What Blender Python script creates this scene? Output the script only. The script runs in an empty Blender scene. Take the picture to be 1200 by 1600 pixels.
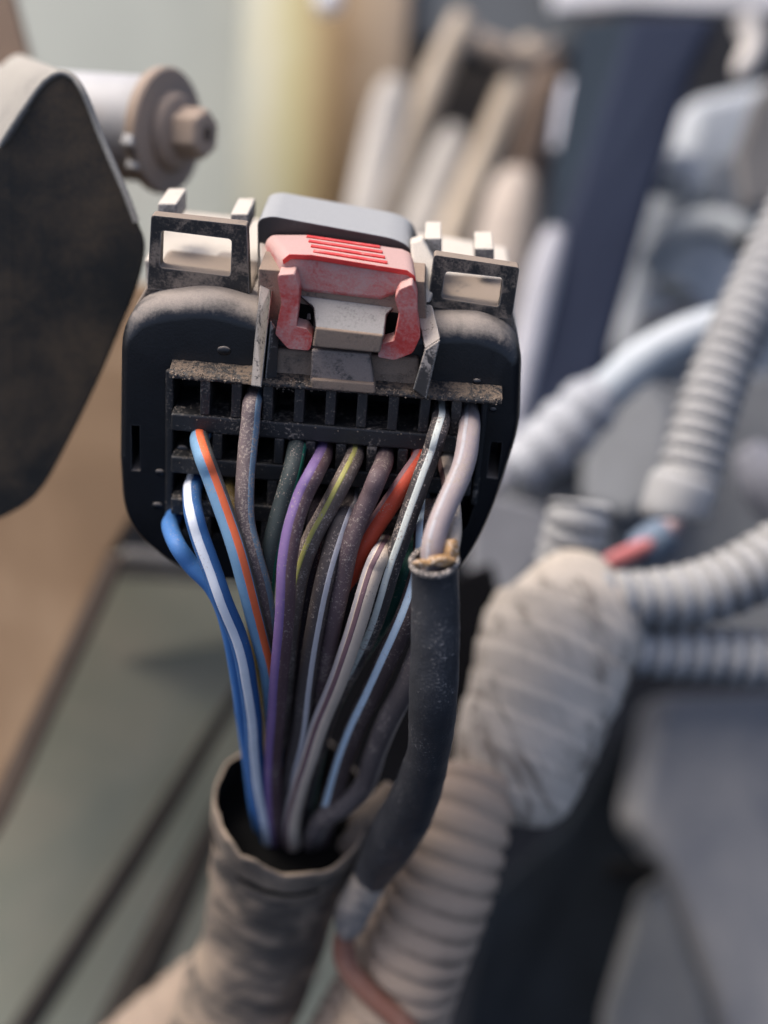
import bpy, bmesh, math, random
from mathutils import Vector, Matrix, noise as mnoise
random.seed(7)
R = math.radians
scene = bpy.context.scene
COL = scene.collection

# ------------------------------------------------------------------ camera, sky, sun, exposure
S = 0.00065                      # metres per unit; 1 unit = 10 photo pixels at the focus plane
D0 = 220.0                       # units from the lens to the connector
PITCH = 38.0
cam = bpy.data.cameras.new('camera'); camo = bpy.data.objects.new('camera', cam); COL.objects.link(camo)
cam.sensor_fit = 'VERTICAL'; cam.sensor_height = 24.0; cam.sensor_width = 18.0
cam.lens = 24.0 * D0 / 160.0
cam.clip_start = 0.005; cam.clip_end = 100
camo.location = (0, 0, 1.15); camo.rotation_euler = (R(90 - PITCH), 0, 0)
cam.dof.use_dof = True
cam.dof.focus_distance = 216.0 * S
cam.dof.aperture_fstop = cam.lens / (8.2 * S * 1000.0)
scene.camera = camo
CAMROT = camo.rotation_euler.to_matrix().to_4x4()
CAMLOC = Vector(camo.location)

world = bpy.data.worlds.new('World'); scene.world = world; world.use_nodes = True
wn = world.node_tree; bg = wn.nodes['Background']
sky = wn.nodes.new('ShaderNodeTexSky'); sky.sky_type = 'NISHITA'; sky.sun_disc = False
SUN_EL, SUN_AZ = 60.0, -58.0     # azimuth from +Y towards +X
sky.sun_elevation = R(SUN_EL); sky.sun_rotation = R(SUN_AZ)
sky.dust_density = 4.0; sky.air_density = 0.5; sky.ozone_density = 0.0
wn.links.new(sky.outputs[0], bg.inputs[0]); bg.inputs[1].default_value = 0.15
sun = bpy.data.lights.new('sun', 'SUN'); suno = bpy.data.objects.new('sun', sun); COL.objects.link(suno)
sun.energy = 1.25; sun.angle = R(34); sun.color = (1.0, 0.93, 0.84)
sd = Vector((math.sin(R(SUN_AZ)) * math.cos(R(SUN_EL)), math.cos(R(SUN_AZ)) * math.cos(R(SUN_EL)), math.sin(R(SUN_EL))))
suno.rotation_euler = sd.to_track_quat('Z', 'Y').to_euler()
scene.view_settings.view_transform = 'Standard'; scene.view_settings.look = 'None'
scene.view_settings.gamma = 1.0; scene.view_settings.use_curve_mapping = False
scene.view_settings.exposure = 1.02
scene.render.engine = 'CYCLES'
scene.cycles.use_denoising = True
scene.cycles.max_bounces = 6
scene.cycles.use_adaptive_sampling = False

# ------------------------------------------------------------------ frames
def U(px, py, d):                # photo direction + distance -> point in the viewer's frame (units)
    return Vector(((px - 600) / 10 * d / D0, (800 - py) / 10 * d / D0, -d))
def place(o, anchor, rot=None):  # a top-level object at its own anchor point, real size
    m = Matrix.Translation(CAMLOC + (CAMROT @ (anchor * S).to_4d()).to_3d()) @ CAMROT
    if rot is not None: m = m @ rot.to_4x4()
    o.matrix_world = m @ Matrix.Scale(S, 4)
def tag(o, label=None, cat=None, group=None, kind=None):
    if label: o['label'] = label
    if cat: o['category'] = cat
    if group: o['group'] = group
    if kind: o['kind'] = kind
    return o
def empty(name, anchor, rot=None):
    o = bpy.data.objects.new(name, None); COL.objects.link(o); o.empty_display_size = 1
    place(o, anchor, rot); return o
def mesh_obj(name, verts, faces, mat, parent=None, anchor=None, smooth=True, angle=35, bevel=0, seg=3, subsurf=0):
    a = anchor if (anchor is not None) else Vector((0, 0, 0))
    me = bpy.data.meshes.new(name)
    me.from_pydata([tuple(Vector(v) - a) for v in verts], [], faces)
    bm = bmesh.new(); bm.from_mesh(me); bmesh.ops.recalc_face_normals(bm, faces=bm.faces); bm.to_mesh(me); bm.free()
    me.polygons.foreach_set('use_smooth', [smooth] * len(me.polygons))
    if smooth: me.set_sharp_from_angle(angle=R(angle))
    me.materials.append(mat)
    o = bpy.data.objects.new(name, me); COL.objects.link(o)
    if parent is not None: o.parent = parent
    if bevel:
        b = o.modifiers.new('bevel', 'BEVEL'); b.width = bevel; b.segments = seg; b.limit_method = 'ANGLE'; b.angle_limit = R(28); b.harden_normals = False
        me.set_sharp_from_angle(angle=R(180))
        w = o.modifiers.new('wn', 'WEIGHTED_NORMAL'); w.keep_sharp = False
    return o

# ------------------------------------------------------------------ materials
class N:
    def __init__(s, name):
        s.m = bpy.data.materials.new(name); s.m.use_nodes = True; s.t = s.m.node_tree
        s.b = s.t.nodes['Principled BSDF']
    def n(s, typ, **kw):
        x = s.t.nodes.new(typ)
        for k, v in kw.items(): setattr(x, k, v)
        return x
    def l(s, a, b): s.t.links.new(a, b)
    def val(s, sock, v):
        if hasattr(v, 'is_linked') or hasattr(v, 'links'): s.l(v, sock)
        else: sock.default_value = v
    def math(s, op, a, b=0.0, c=0.0, clamp=False):
        x = s.n('ShaderNodeMath', operation=op, use_clamp=clamp)
        s.val(x.inputs[0], a); s.val(x.inputs[1], b)
        if len(x.inputs) > 2: s.val(x.inputs[2], c)
        return x.outputs[0]
    def mix(s, f, a, b):
        x = s.n('ShaderNodeMix', data_type='RGBA')
        s.val(x.inputs[0], f)
        for sock, v in ((x.inputs[6], a), (x.inputs[7], b)):
            if isinstance(v, tuple): sock.default_value = (*v[:3], 1)
            else: s.l(v, sock)
        return x.outputs[2]
    def noise(s, vec, scale, detail=3, rough=.55, dist=0):
        x = s.n('ShaderNodeTexNoise'); s.l(vec, x.inputs['Vector'])
        x.inputs['Scale'].default_value = scale; x.inputs['Detail'].default_value = detail
        x.inputs['Roughness'].default_value = rough; x.inputs['Distortion'].default_value = dist
        return x.outputs['Fac']
    def smooth(s, v, lo, hi):
        x = s.n('ShaderNodeMapRange', interpolation_type='SMOOTHSTEP'); s.l(v, x.inputs[0])
        x.inputs[1].default_value = lo; x.inputs[2].default_value = hi
        return x.outputs[0]

def MAT(name, base, rough=.5, metal=0.0, spec=.5, dust=(.34, .27, .205), up=0.0, patch=0.0, speck=0.0, bias=-.5,
        soft=.18, pscale=.18, sscale=2.2, var=.25, bump=.15, edge=None, edge_w=.5, edge_r=.35, fscale=1.0, dustrough=.95, stretch=None):
    k = N(name); tc = k.n('ShaderNodeTexCoord').outputs['Object']
    if stretch:
        if len(stretch) > 3:
            m0 = k.n('ShaderNodeMapping'); k.l(tc, m0.inputs['Vector']); m0.inputs['Rotation'].default_value = (0, 0, R(stretch[3])); tc = m0.outputs[0]
        mp = k.n('ShaderNodeMapping'); k.l(tc, mp.inputs['Vector']); mp.inputs['Scale'].default_value = stretch[:3]
        tc = mp.outputs[0]
    p = k.noise(tc, pscale * fscale, 4, .6, .6); q = k.noise(tc, sscale * fscale, 3, .7)
    fine = k.noise(tc, sscale * 3.1 * fscale, 2, .6)
    v = k.math('MULTIPLY_ADD', k.math('SUBTRACT', p, .5), 2 * var * 1.6, 1.0)
    hs = k.n('ShaderNodeHueSaturation'); hs.inputs['Color'].default_value = (*base, 1); k.l(v, hs.inputs['Value'])
    col = hs.outputs[0]
    if edge:
        bv = k.n('ShaderNodeBevel', samples=4); bv.inputs['Radius'].default_value = edge_r * S
        ge = k.n('ShaderNodeNewGeometry')
        dt = k.n('ShaderNodeVectorMath', operation='DOT_PRODUCT'); k.l(bv.outputs[0], dt.inputs[0]); k.l(ge.outputs['Normal'], dt.inputs[1])
        e = k.smooth(k.math('ADD', k.math('SUBTRACT', 1.0, dt.outputs['Value']), k.math('MULTIPLY', k.math('SUBTRACT', q, .5), .12)), .02, .14)
        col = k.mix(k.math('MULTIPLY', e, edge_w), col, edge)
    ge = k.n('ShaderNodeNewGeometry'); sp = k.n('ShaderNodeSeparateXYZ'); k.l(ge.outputs['Normal'], sp.inputs[0])
    upv = k.math('MAXIMUM', sp.outputs[2], 0.0)
    a = k.math('MULTIPLY_ADD', upv, up, bias)
    a = k.math('MULTIPLY_ADD', k.math('SUBTRACT', p, .5), patch * 3.2, a)
    a = k.math('MULTIPLY_ADD', k.math('SUBTRACT', q, .5), speck * 4.0, a)
    mask = k.smooth(a, -soft, soft)
    dcol = k.mix(fine, tuple(c * .72 for c in dust), tuple(min(1, c * 1.28) for c in dust))
    col = k.mix(mask, col, dcol)
    k.l(col, k.b.inputs['Base Color'])
    r = k.math('MULTIPLY_ADD', mask, dustrough - rough, rough)
    r = k.math('MULTIPLY_ADD', k.math('SUBTRACT', q, .5), .25, r, clamp=True)
    k.l(r, k.b.inputs['Roughness'])
    k.b.inputs['Metallic'].default_value = metal
    if metal: k.l(k.math('MULTIPLY', k.math('SUBTRACT', 1.0, mask), metal), k.b.inputs['Metallic'])
    k.b.inputs['Specular IOR Level'].default_value = spec
    bp = k.n('ShaderNodeBump'); bp.inputs['Strength'].default_value = bump; bp.inputs['Distance'].default_value = .25 * S / fscale
    h = k.math('ADD', k.math('MULTIPLY', q, .6), k.math('MULTIPLY', mask, .5)); h = k.math('ADD', h, k.math('MULTIPLY', fine, .25))
    k.l(h, bp.inputs['Height']); k.l(bp.outputs[0], k.b.inputs['Normal'])
    return k.m

DUST = (.36, .285, .22); PALE = (.56, .52, .46)
m_shell = MAT('black_plastic', (.007, .008, .0105), .34, dust=(.27, .235, .205), up=1.35, patch=.3, speck=.12, bias=-1.02, soft=.45, edge=(.1, .1, .105), edge_w=.5, edge_r=.3)
m_grid = MAT('grid_plastic', (.013, .0135, .015), .5, dust=(.24, .205, .17), up=.25, patch=.5, speck=.7, bias=-.55, soft=.22, sscale=2.0, bump=.5, edge=(.10, .09, .08), edge_w=.6)
m_rib = MAT('rib_plastic', (.017, .0175, .019), .5, dust=(.20, .17, .14), up=.4, patch=.5, speck=.6, bias=-.42, soft=.25, sscale=2.4, bump=.5, edge=(.12, .11, .10), edge_w=.6)
m_cell = MAT('cell_plastic', (.006, .006, .007), .7, var=.1, bump=.1)
m_ledge = MAT('dusty_ledge', (.02, .02, .021), .6, dust=(.15, .112, .082), up=.4, patch=.6, speck=.7, bias=-.35, soft=.32, pscale=.22, sscale=1.5, bump=.7)
m_bracket = MAT('bracket_plastic', (.018, .017, .017), .5, dust=(.23, .185, .145), up=.9, patch=.8, speck=.35, bias=-.32, soft=.4, pscale=.22, edge=(.36, .34, .32), edge_w=.75)
m_pale = MAT('pale_dust_lit_plastic', (.17, .16, .15), .7, dust=(.52, .475, .41), up=.7, patch=.5, speck=.3, bias=-.2, soft=.4, pscale=.3)  # pale dust, with light on the upper parts mixed into the colour
m_cap = MAT('cap_plastic', (.022, .023, .025), .4, dust=(.29, .30, .305), up=1.3, patch=.25, speck=.15, bias=-.72, soft=.4, edge=(.5, .48, .45), edge_w=.6)
m_house = MAT('housing_plastic', (.04, .038, .037), .5, dust=(.37, .33, .29), up=1.0, patch=.9, speck=.4, bias=-.4, soft=.25, pscale=.35, edge=(.62, .6, .55), edge_w=.95, edge_r=.35)
m_recess = MAT('recess_dust', (.05, .045, .04), .7, dust=(.24, .18, .135), up=.6, patch=.6, speck=.3, bias=.22, soft=.3, pscale=.25, sscale=1.8, bump=.5)
m_tongue = MAT('tongue_plastic', (.055, .055, .057), .4, dust=(.24, .235, .23), up=.9, patch=.4, speck=.35, bias=-.55, soft=.35, edge=(.4, .38, .35), edge_w=.6)
m_block = MAT('block_plastic', (.06, .056, .054), .6, dust=(.22, .185, .165), up=.5, patch=.6, speck=.35, bias=.08, soft=.3, pscale=.25, bump=.4)
m_red = MAT('red_plastic', (.52, .04, .035), .45, dust=(.44, .285, .26), up=.4, patch=.25, speck=.16, bias=.05, soft=.3, pscale=.22, sscale=2.5, edge=(.62, .06, .05), edge_w=.0, bump=.25)
m_redarm = MAT('red_plastic_arm', (.52, .045, .038), .45, dust=(.48, .30, .27), up=.5, patch=.4, speck=.2, bias=-.14, soft=.35, pscale=.2, sscale=2.5, bump=.25)
m_redlip = MAT('red_plastic_worn', (.55, .03, .025), .4, dust=(.6, .3, .27), up=.3, patch=.4, speck=.2, bias=-.55, soft=.3, pscale=.3)

def wire_mat(name, c, rough=.58, amt=-.42, dust=(.36, .3, .26)):
    return MAT(name, c, rough, spec=.35, dust=dust, up=.18, patch=.5, speck=.74, bias=amt - .02, soft=.18, pscale=.16, sscale=2.6, var=.15, bump=.3)
m_sleeve = MAT('shrink_sleeve', (.040, .0415, .046), .42, dust=(.28, .26, .245), up=.15, patch=.45, speck=.7, bias=-.52, soft=.25, pscale=.12, sscale=2.4, bump=.6)
m_glue = MAT('amber_glue', (.34, .2, .085), .25, dust=(.55, .46, .38), patch=.5, speck=.5, bias=-.2, soft=.2, pscale=.6, bump=.6)
m_rimdust = MAT('dusty_rim', (.09, .08, .075), .6, dust=(.5, .44, .38), patch=.4, speck=1.0, bias=-.05, soft=.2, bump=.8)
m_tape = MAT('grimy_tape', (.085, .073, .062), .85, dust=(.29, .225, .165), up=.3, patch=1.0, speck=.3, bias=-.1, soft=.45, pscale=.09, bump=.3, stretch=(.5, 1.6, 1, 15))
m_tapepale = MAT('pale_tape', (.15, .12, .092), .9, dust=(.55, .485, .405), up=.25, patch=1.0, speck=.4, bias=.2, soft=.5, pscale=.13, sscale=.5, bump=.3, stretch=(.16, 1.5, 1.0, 62))
m_conduit = MAT('brown_conduit', (.11, .085, .068), .7, dust=(.42, .32, .235), up=.5, patch=.4, speck=.2, bias=.12, soft=.4, pscale=.06)
m_conduitg = MAT('grey_conduit', (.10, .105, .115), .6, dust=(.36, .36, .355), up=.5, patch=.35, speck=.1, bias=.05, soft=.5, pscale=.05)
m_hose = MAT('pale_hose', (.36, .42, .47), .35, dust=(.5, .53, .55), up=.4, patch=.3, bias=-.3, soft=.4, pscale=.05)
m_tan = MAT('tan_cloth_tape', (.16, .125, .095), .85, dust=(.27, .21, .16), up=.2, patch=.8, bias=0, soft=.4, pscale=.06)
m_sheet = MAT('dark_sheet_metal', (.018, .018, .016), .55, metal=0.0, spec=.3, dust=(.11, .08, .052), up=.0, patch=.6, speck=.15, bias=-.16, soft=.5, pscale=.04, sscale=1.0, bump=.2, edge=(.3, .28, .24), edge_w=.6, edge_r=.5)
m_flangelit = MAT('lit_dusty_sheet', (.10, .10, .095), .5, dust=(.34, .32, .28), up=.7, patch=.4, speck=.3, bias=-.2, soft=.5, pscale=.06, edge=(.02, .02, .02), edge_w=.0)  # lighter copy of the sheet: dust plus the lit top in its colour
m_zinc = MAT('zinc_steel', (.44, .44, .44), .55, metal=.0, dust=(.34, .25, .18), up=-.5, patch=.4, bias=-.05, soft=.5, pscale=.06)
m_rustdust = MAT('dusty_steel', (.30, .24, .19), .55, metal=.0, dust=(.30, .225, .17), up=.0, patch=.5, bias=.1, soft=.5, pscale=.06)
m_endtape = MAT('end_tape', (.13, .13, .135), .8, dust=(.40, .34, .28), up=.3, patch=.9, bias=0, soft=.3, pscale=.1, bump=.5)
m_shadeblack = MAT('shade_black', (.007, .007, .007), .9, spec=.03, bump=0)  # near-black that stands in for the shade inside openings

def flat_mat(name, c, rough=.6, dust=None, pscale=.02, bias=-.2, up=0.0, patch=.8, spec=.4):
    return MAT(name, c, rough, spec=spec, dust=dust or tuple(x * 1.5 for x in c), up=up, patch=patch, speck=.1, bias=bias, soft=.5, pscale=pscale, sscale=.4, bump=.1)

# ------------------------------------------------------------------ sweeps
def spline(pts, n):              # Catmull-Rom through 4-vectors (x, y, z, r), n samples per span
    P = [pts[0]] + list(pts) + [pts[-1]]; out = []
    for i in range(1, len(P) - 2):
        a, b, c, d = P[i - 1], P[i], P[i + 1], P[i + 2]
        for j in range(n):
            t = j / n
            out.append(tuple(.5 * ((2 * b[k]) + (-a[k] + c[k]) * t + (2 * a[k] - 5 * b[k] + 4 * c[k] - d[k]) * t * t + (-a[k] + 3 * b[k] - 3 * c[k] + d[k]) * t ** 3) for k in range(4)))
    out.append(tuple(P[-2])); return out
def resample(path, step):
    out = [path[0]]; acc = 0.0
    L = [0.0]
    for i in range(1, len(path)): L.append(L[-1] + (Vector(path[i][:3]) - Vector(path[i - 1][:3])).length)
    n = max(2, int(L[-1] / step)); j = 0; res = []
    for i in range(n + 1):
        s = L[-1] * i / n
        while j < len(L) - 2 and L[j + 1] < s: j += 1
        f = (s - L[j]) / max(1e-9, L[j + 1] - L[j]); f = min(1, max(0, f))
        res.append(tuple(path[j][k] + (path[j + 1][k] - path[j][k]) * f for k in range(4)))
    return res
def frames(path):
    P = [Vector(p[:3]) for p in path]; n = len(P)
    T = [(P[min(n - 1, i + 1)] - P[max(0, i - 1)]).normalized() for i in range(n)]
    mid = int(n * .55); v = (-P[mid]).normalized()
    Nn = [None] * n; Nn[mid] = (v - T[mid] * v.dot(T[mid])).normalized()
    for i in range(mid + 1, n):
        q = T[i - 1].rotation_difference(T[i]); Nn[i] = (q @ Nn[i - 1]); Nn[i] = (Nn[i] - T[i] * Nn[i].dot(T[i])).normalized()
    for i in range(mid - 1, -1, -1):
        q = T[i + 1].rotation_difference(T[i]); Nn[i] = (q @ Nn[i + 1]); Nn[i] = (Nn[i] - T[i] * Nn[i].dot(T[i])).normalized()
    return P, T, Nn, [T[i].cross(Nn[i]) for i in range(n)]
def sweep(path, seg=18, rf=None, cap=True):
    P, T, Nn, B = frames(path); V = []; F = []; s = 0.0
    for i in range(len(P)):
        if i: s += (P[i] - P[i - 1]).length
        for j in range(seg):
            a = 2 * math.pi * j / seg; r = path[i][3]
            if rf: r = rf(r, s, a)
            V.append(P[i] + (Nn[i] * math.cos(a) + B[i] * math.sin(a)) * r)
    for i in range(len(P) - 1):
        for j in range(seg):
            F.append((i * seg + j, i * seg + (j + 1) % seg, (i + 1) * seg + (j + 1) % seg, (i + 1) * seg + j))
    if cap:
        F.append(tuple(range(seg - 1, -1, -1))); F.append(tuple((len(P) - 1) * seg + j for j in range(seg)))
    return V, F
def strip(path, a0, a1, seg=8, lift=.045, rf=None):   # a band on the skin of a sweep, angles in degrees, 0 = towards the viewer, + = left
    P, T, Nn, B = frames(path); V = []; F = []; m = seg + 1
    for i in range(len(P)):
        for j in range(m):
            tw = 9 * mnoise.noise(Vector((i * .02, a0 * .3, 2))) + (1.6 if j in (0, 1, seg - 1, seg) else 0) * mnoise.noise(Vector((i * .35, j, a0)))
            a = R(a0 + tw + (a1 - a0) * j / seg); r = path[i][3] + (lift if 0 < j < seg else -.06)
            V.append(P[i] + (Nn[i] * math.cos(a) + B[i] * math.sin(a)) * r)
    for i in range(len(P) - 1):
        for j in range(seg): F.append((i * m + j, i * m + j + 1, (i + 1) * m + j + 1, (i + 1) * m + j))
    return V, F
def path_px(pts, step=.6, rpx=True):   # (px, py, d, radius in photo px) -> resampled path
    q = []
    for (px, py, d, r) in pts:
        v = U(px, py, d); q.append((v.x, v.y, v.z, r / 10 * d / D0 if rpx else r))
    return resample(spline(q, 10), step)
def corr(pitch, amp, wrap=None):
    def f(r, s, a):
        t = (s / pitch) % 1.0
        return r * (1 + amp * (1 if .12 < t < .62 else (-1 if t > .74 else (2 * (t / .12) - 1 if t <= .12 else 1 - 2 * (t - .62) / .12))))
    return f
def tapef(pitch, amp, ph=0, lump=.03, fray=0.0):
    def f(r, s, a):
        t = (s / pitch + a / (2 * math.pi) + ph) % 1.0
        fr = fray * mnoise.noise(Vector((math.cos(a - s * .045) * 5.5, math.sin(a - s * .045) * 5.5, s / 14.0 + 3)))
        return r * (1 + fr + amp * (t - .5) + lump * mnoise.noise(Vector((math.cos(a) * 1.6, math.sin(a) * 1.6, s / 9.0 + ph * 7))))
    return f
def tube_thing(name, pts, mat, label, cat, group=None, seg=20, rf=None, step=.7, parent=None, anchor=None, kind=None):
    path = path_px(pts, step); V, F = sweep(path, seg, rf)
    if parent is not None: return mesh_obj(name, V, F, mat, parent, anchor, angle=70)
    a = Vector(path[-1][:3]); o = mesh_obj(name, V, F, mat, None, a, angle=70); place(o, a)
    return tag(o, label, cat, group, kind)

# ------------------------------------------------------------------ the setting behind: floor and panels of the bay
def slab(name, pts, thick, mat, label=None, cat=None, bevel=.6, kind=None, group=None, parent=None, anchor=None, seg=3):
    # pts: outline (px, py, d); the back outline lies `thick` units farther along the view
    fr = [U(*p) for p in pts]; n = len(fr)
    nrm = Vector((0, 0, 0))
    for i in range(n):
        a, b = fr[i], fr[(i + 1) % n]; nrm += a.cross(b)
    nrm.normalize()
    if nrm.z < 0: nrm = -nrm
    bk = [v - nrm * thick for v in fr]
    V = fr + bk; F = [tuple(range(n)), tuple(range(2 * n - 1, n - 1, -1))]
    for i in range(n): F.append((i, i + n, (i + 1) % n + n, (i + 1) % n))
    if parent is not None: return mesh_obj(name, V, F, mat, parent, anchor, bevel=bevel, seg=seg)
    a = sum(fr, Vector()) / n
    o = mesh_obj(name, V, F, mat, None, a, bevel=bevel, seg=seg); place(o, a)
    return tag(o, label, cat, group, kind)

slab('engine_bay_floor', [(-900, 2600, 640), (2100, 2600, 640), (2100, -700, 900), (-900, -700, 900)], 4, flat_mat('bay_floor_dark', (.02, .021, .024), .9, spec=.08), kind='structure')
slab('inner_fender', [(-420, -380, 640), (470, -380, 640), (470, 620, 560), (-420, 620, 560)], 3, flat_mat('pale_green_paint', (.27, .295, .26), .45, dust=(.32, .32, .28), pscale=.012),
     'pale grey green painted sheet behind the bolt and washer', 'panel')
def streak_mat():
    k = N('mud_streaked_paint'); tc = k.n('ShaderNodeTexCoord').outputs['Object']
    sx = k.n('ShaderNodeSeparateXYZ'); k.l(tc, sx.inputs[0])
    nn = k.noise(tc, .018, 3, .6)
    v = k.math('MULTIPLY_ADD', sx.outputs[0], 1 / 64.0, .5); v = k.math('MULTIPLY_ADD', k.math('SUBTRACT', nn, .5), .22, v)
    cr = k.n('ShaderNodeValToRGB'); k.l(v, cr.inputs[0]); e = cr.color_ramp.elements
    e[0].position = .0; e[0].color = (.30, .31, .255, 1); e[1].position = 1; e[1].color = (.34, .26, .18, 1)
    for p, c in ((.18, (.33, .315, .22)), (.34, (.27, .245, .115)), (.52, (.22, .155, .065)), (.64, (.20, .125, .055)), (.8, (.36, .265, .165))):
        q = e.new(p); q.color = (*c, 1)
    k.l(cr.outputs[0], k.b.inputs['Base Color']); k.b.inputs['Roughness'].default_value = .75
    return k.m
V = []; F = []; nu = 24; PA = U(500, 130, 560)
for i in range(nu + 1):
    t = i / nu
    for (py, d0) in ((-320, 600), (130, 555), (600, 510)):
        px = 372 + 262 * t - (py - 130) * .06
        V.append(U(px, py, d0 - 16 * math.sin(math.pi * t) + 1.0 * math.sin(t * 9)))
for i in range(nu):
    for k in range(2): a = i * 3 + k; F.append((a, a + 1, a + 4, a + 3))
o = mesh_obj('mud_streaked_panel', V, F, streak_mat(), None, PA, angle=80); place(o, PA)
so = o.modifiers.new('wall', 'SOLIDIFY'); so.thickness = 2.5
tag(o, 'olive to brown mud streaked bodywork behind the black latch cap', 'panel')
slab('trim_strip', [(-60, -60, 330), (8, -60, 330), (52, 108, 330), (-60, 150, 330)], 4, flat_mat('brown_trim', (.20, .135, .09), .7),
     'brown slanted strip in the top left corner above the bracket', 'strip', bevel=1)
# left: body rail and green panel
slab('body_rail', [(-330, 300, 330), (330, 470, 330), (318, 640, 330), (172, 868, 330), (-20, 1290, 330), (-330, 1640, 330)], 4,
     flat_mat('brown_body_dirt', (.26, .165, .09), .7, dust=(.36, .25, .155), pscale=.02), 'brown dirt covered body rail behind the dark folded bracket', 'panel', bevel=1.5)
slab('rail_edge', [(168, 862, 326), (196, 872, 326), (12, 1275, 326), (-60, 1400, 326), (-70, 1360, 326)], 3,
     flat_mat('rail_edge_dark', (.085, .062, .045), .8), 'dark slanting lip along the lower edge of the brown rail', 'strip', bevel=1)
slab('green_panel', [(100, 860, 375), (640, 905, 375), (620, 960, 392), (560, 1500, 392), (300, 1900, 392), (-420, 1900, 392), (-420, 1200, 392)], 3,
     flat_mat('green_grey_paint', (.34, .345, .255), .5, dust=(.40, .36, .27), pscale=.02), 'grey green painted panel left of the taped loom tube', 'panel', bevel=1)
slab('pale_ledge', [(190, 872, 352), (640, 900, 352), (640, 930, 366), (180, 905, 366)], 3, flat_mat('pale_ledge_dirt', (.33, .31, .28), .8),
     'pale narrow ledge below the connector behind the blue wires', 'ledge', bevel=1)
for (a, b, w, lab) in (((385, 1060), (-10, 1680), 17, 'upper dark rubber seam line crossing the grey green panel'), ((360, 1235), (120, 1720), 26, 'lower dark rubber seam line beside the tan loom')):
    tube_thing('rubber_seam', [(a[0], a[1], 366, w * .5), ((a[0] * .6 + b[0] * .4), (a[1] * .6 + b[1] * .4) + 8, 364, w), (b[0], b[1], 364, w * 1.25)],
               flat_mat('seam_rubber', (.06, .052, .043), .9, spec=.1), lab, 'seam', 'rubber seams on the green panel', seg=14, step=2)
slab('gap_shade', [(575, 950, 345), (770, 880, 345), (800, 1000, 345), (760, 1290, 345), (600, 1420, 345), (430, 1420, 345), (440, 1120, 345)], 3,
     flat_mat('gap_shade_black', (.007, .007, .008), .9, spec=.05), 'added black guard in the gap behind the wires', 'backdrop', bevel=1)  # dark sheet added so the gaps between wires read as shade

# top: dark beam, pipes
m_slate = flat_mat('slate_plastic', (.055, .065, .075), .5)
slab('cross_beam', [(620, -120, 590), (930, -120, 590), (905, 78, 575), (840, 100, 575), (690, 70, 575), (640, 58, 575)], 14, m_slate, 'dark slate beam along the top above the pale pipes', 'beam', bevel=3)
slab('black_recess', [(600, -60, 640), (960, -60, 640), (900, 420, 600), (560, 420, 600)], 3, flat_mat('recess_grey', (.045, .038, .034), .8), 'dark grey backing between the pale pipes', 'panel')
m_cream = flat_mat('cream_pipe', (.40, .33, .245), .6, dust=(.54, .47, .38), bias=-.05)
m_whitep = flat_mat('white_pipe', (.36, .34, .31), .6, dust=(.52, .48, .42), bias=-.05)
tube_thing('bay_pipe', [(725, 30, 525, 20), (690, 100, 520, 22), (640, 225, 510, 23), (585, 370, 500, 25), (550, 470, 495, 25)], m_cream, 'leftmost long cream pipe slanting above the latch', 'pipe', 'pale pipes behind the connector', step=2)
tube_thing('bay_pipe', [(830, 70, 525, 20), (805, 130, 520, 22), (760, 235, 510, 23), (705, 370, 500, 26), (670, 470, 495, 26)], m_cream, 'right long cream pipe slanting down to the right bracket', 'pipe', 'pale pipes behind the connector', step=2)
tube_thing('filter_bottle', [(622, 122, 515, 6), (619, 130, 515, 20), (610, 165, 513, 30), (590, 260, 507, 34), (560, 420, 500, 38)], m_whitep, 'rounded white bottle shape left of the long cream pipes', 'bottle', step=1.5)
tube_thing('pale_canister', [(714, 196, 515, 6), (711, 205, 515, 18), (700, 240, 513, 30), (668, 330, 507, 36), (630, 440, 500, 38)], m_whitep, 'pale rounded canister between the two cream pipes', 'canister', step=1.5)
tube_thing('hose_clamp_block', [(745, 58, 515, 12), (775, 78, 515, 18), (830, 92, 515, 16), (868, 70, 515, 10)], flat_mat('clamp_brown', (.26, .21, .165), .7), 'brownish clamp at the top end of the right cream pipe', 'clamp', step=1.5)
tube_thing('brown_bracket_arm', [(862, 80, 545, 16), (850, 140, 543, 26), (835, 210, 540, 26), (815, 290, 535, 24), (800, 350, 535, 12)], flat_mat('arm_brown', (.15, .105, .075), .7), 'brown arm between right cream pipe and navy bar', 'arm', step=1.5)
tube_thing('pale_boot', [(808, 262, 485, 14), (805, 290, 485, 34), (792, 360, 480, 46), (775, 470, 475, 50), (770, 560, 475, 50)], flat_mat('boot_cream', (.36, .31, .265), .7), 'cream rubber boot behind the right bracket', 'boot', step=1.5)
tube_thing('lilac_sleeve', [(895, 128, 470, 14), (888, 170, 470, 19), (878, 235, 468, 17)], flat_mat('lilac_a', (.42, .43, .48), .6), 'short lilac grey sleeve against the navy bar near the top', 'sleeve', step=1.5)
tube_thing('lilac_hose', [(868, 365, 420, 18), (850, 430, 415, 26), (825, 540, 410, 26), (800, 650, 405, 24), (775, 760, 400, 22)], flat_mat('lilac_b', (.40, .40, .43), .6), 'lilac grey hose running down beside the connector right edge', 'hose', step=1.5)
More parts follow.
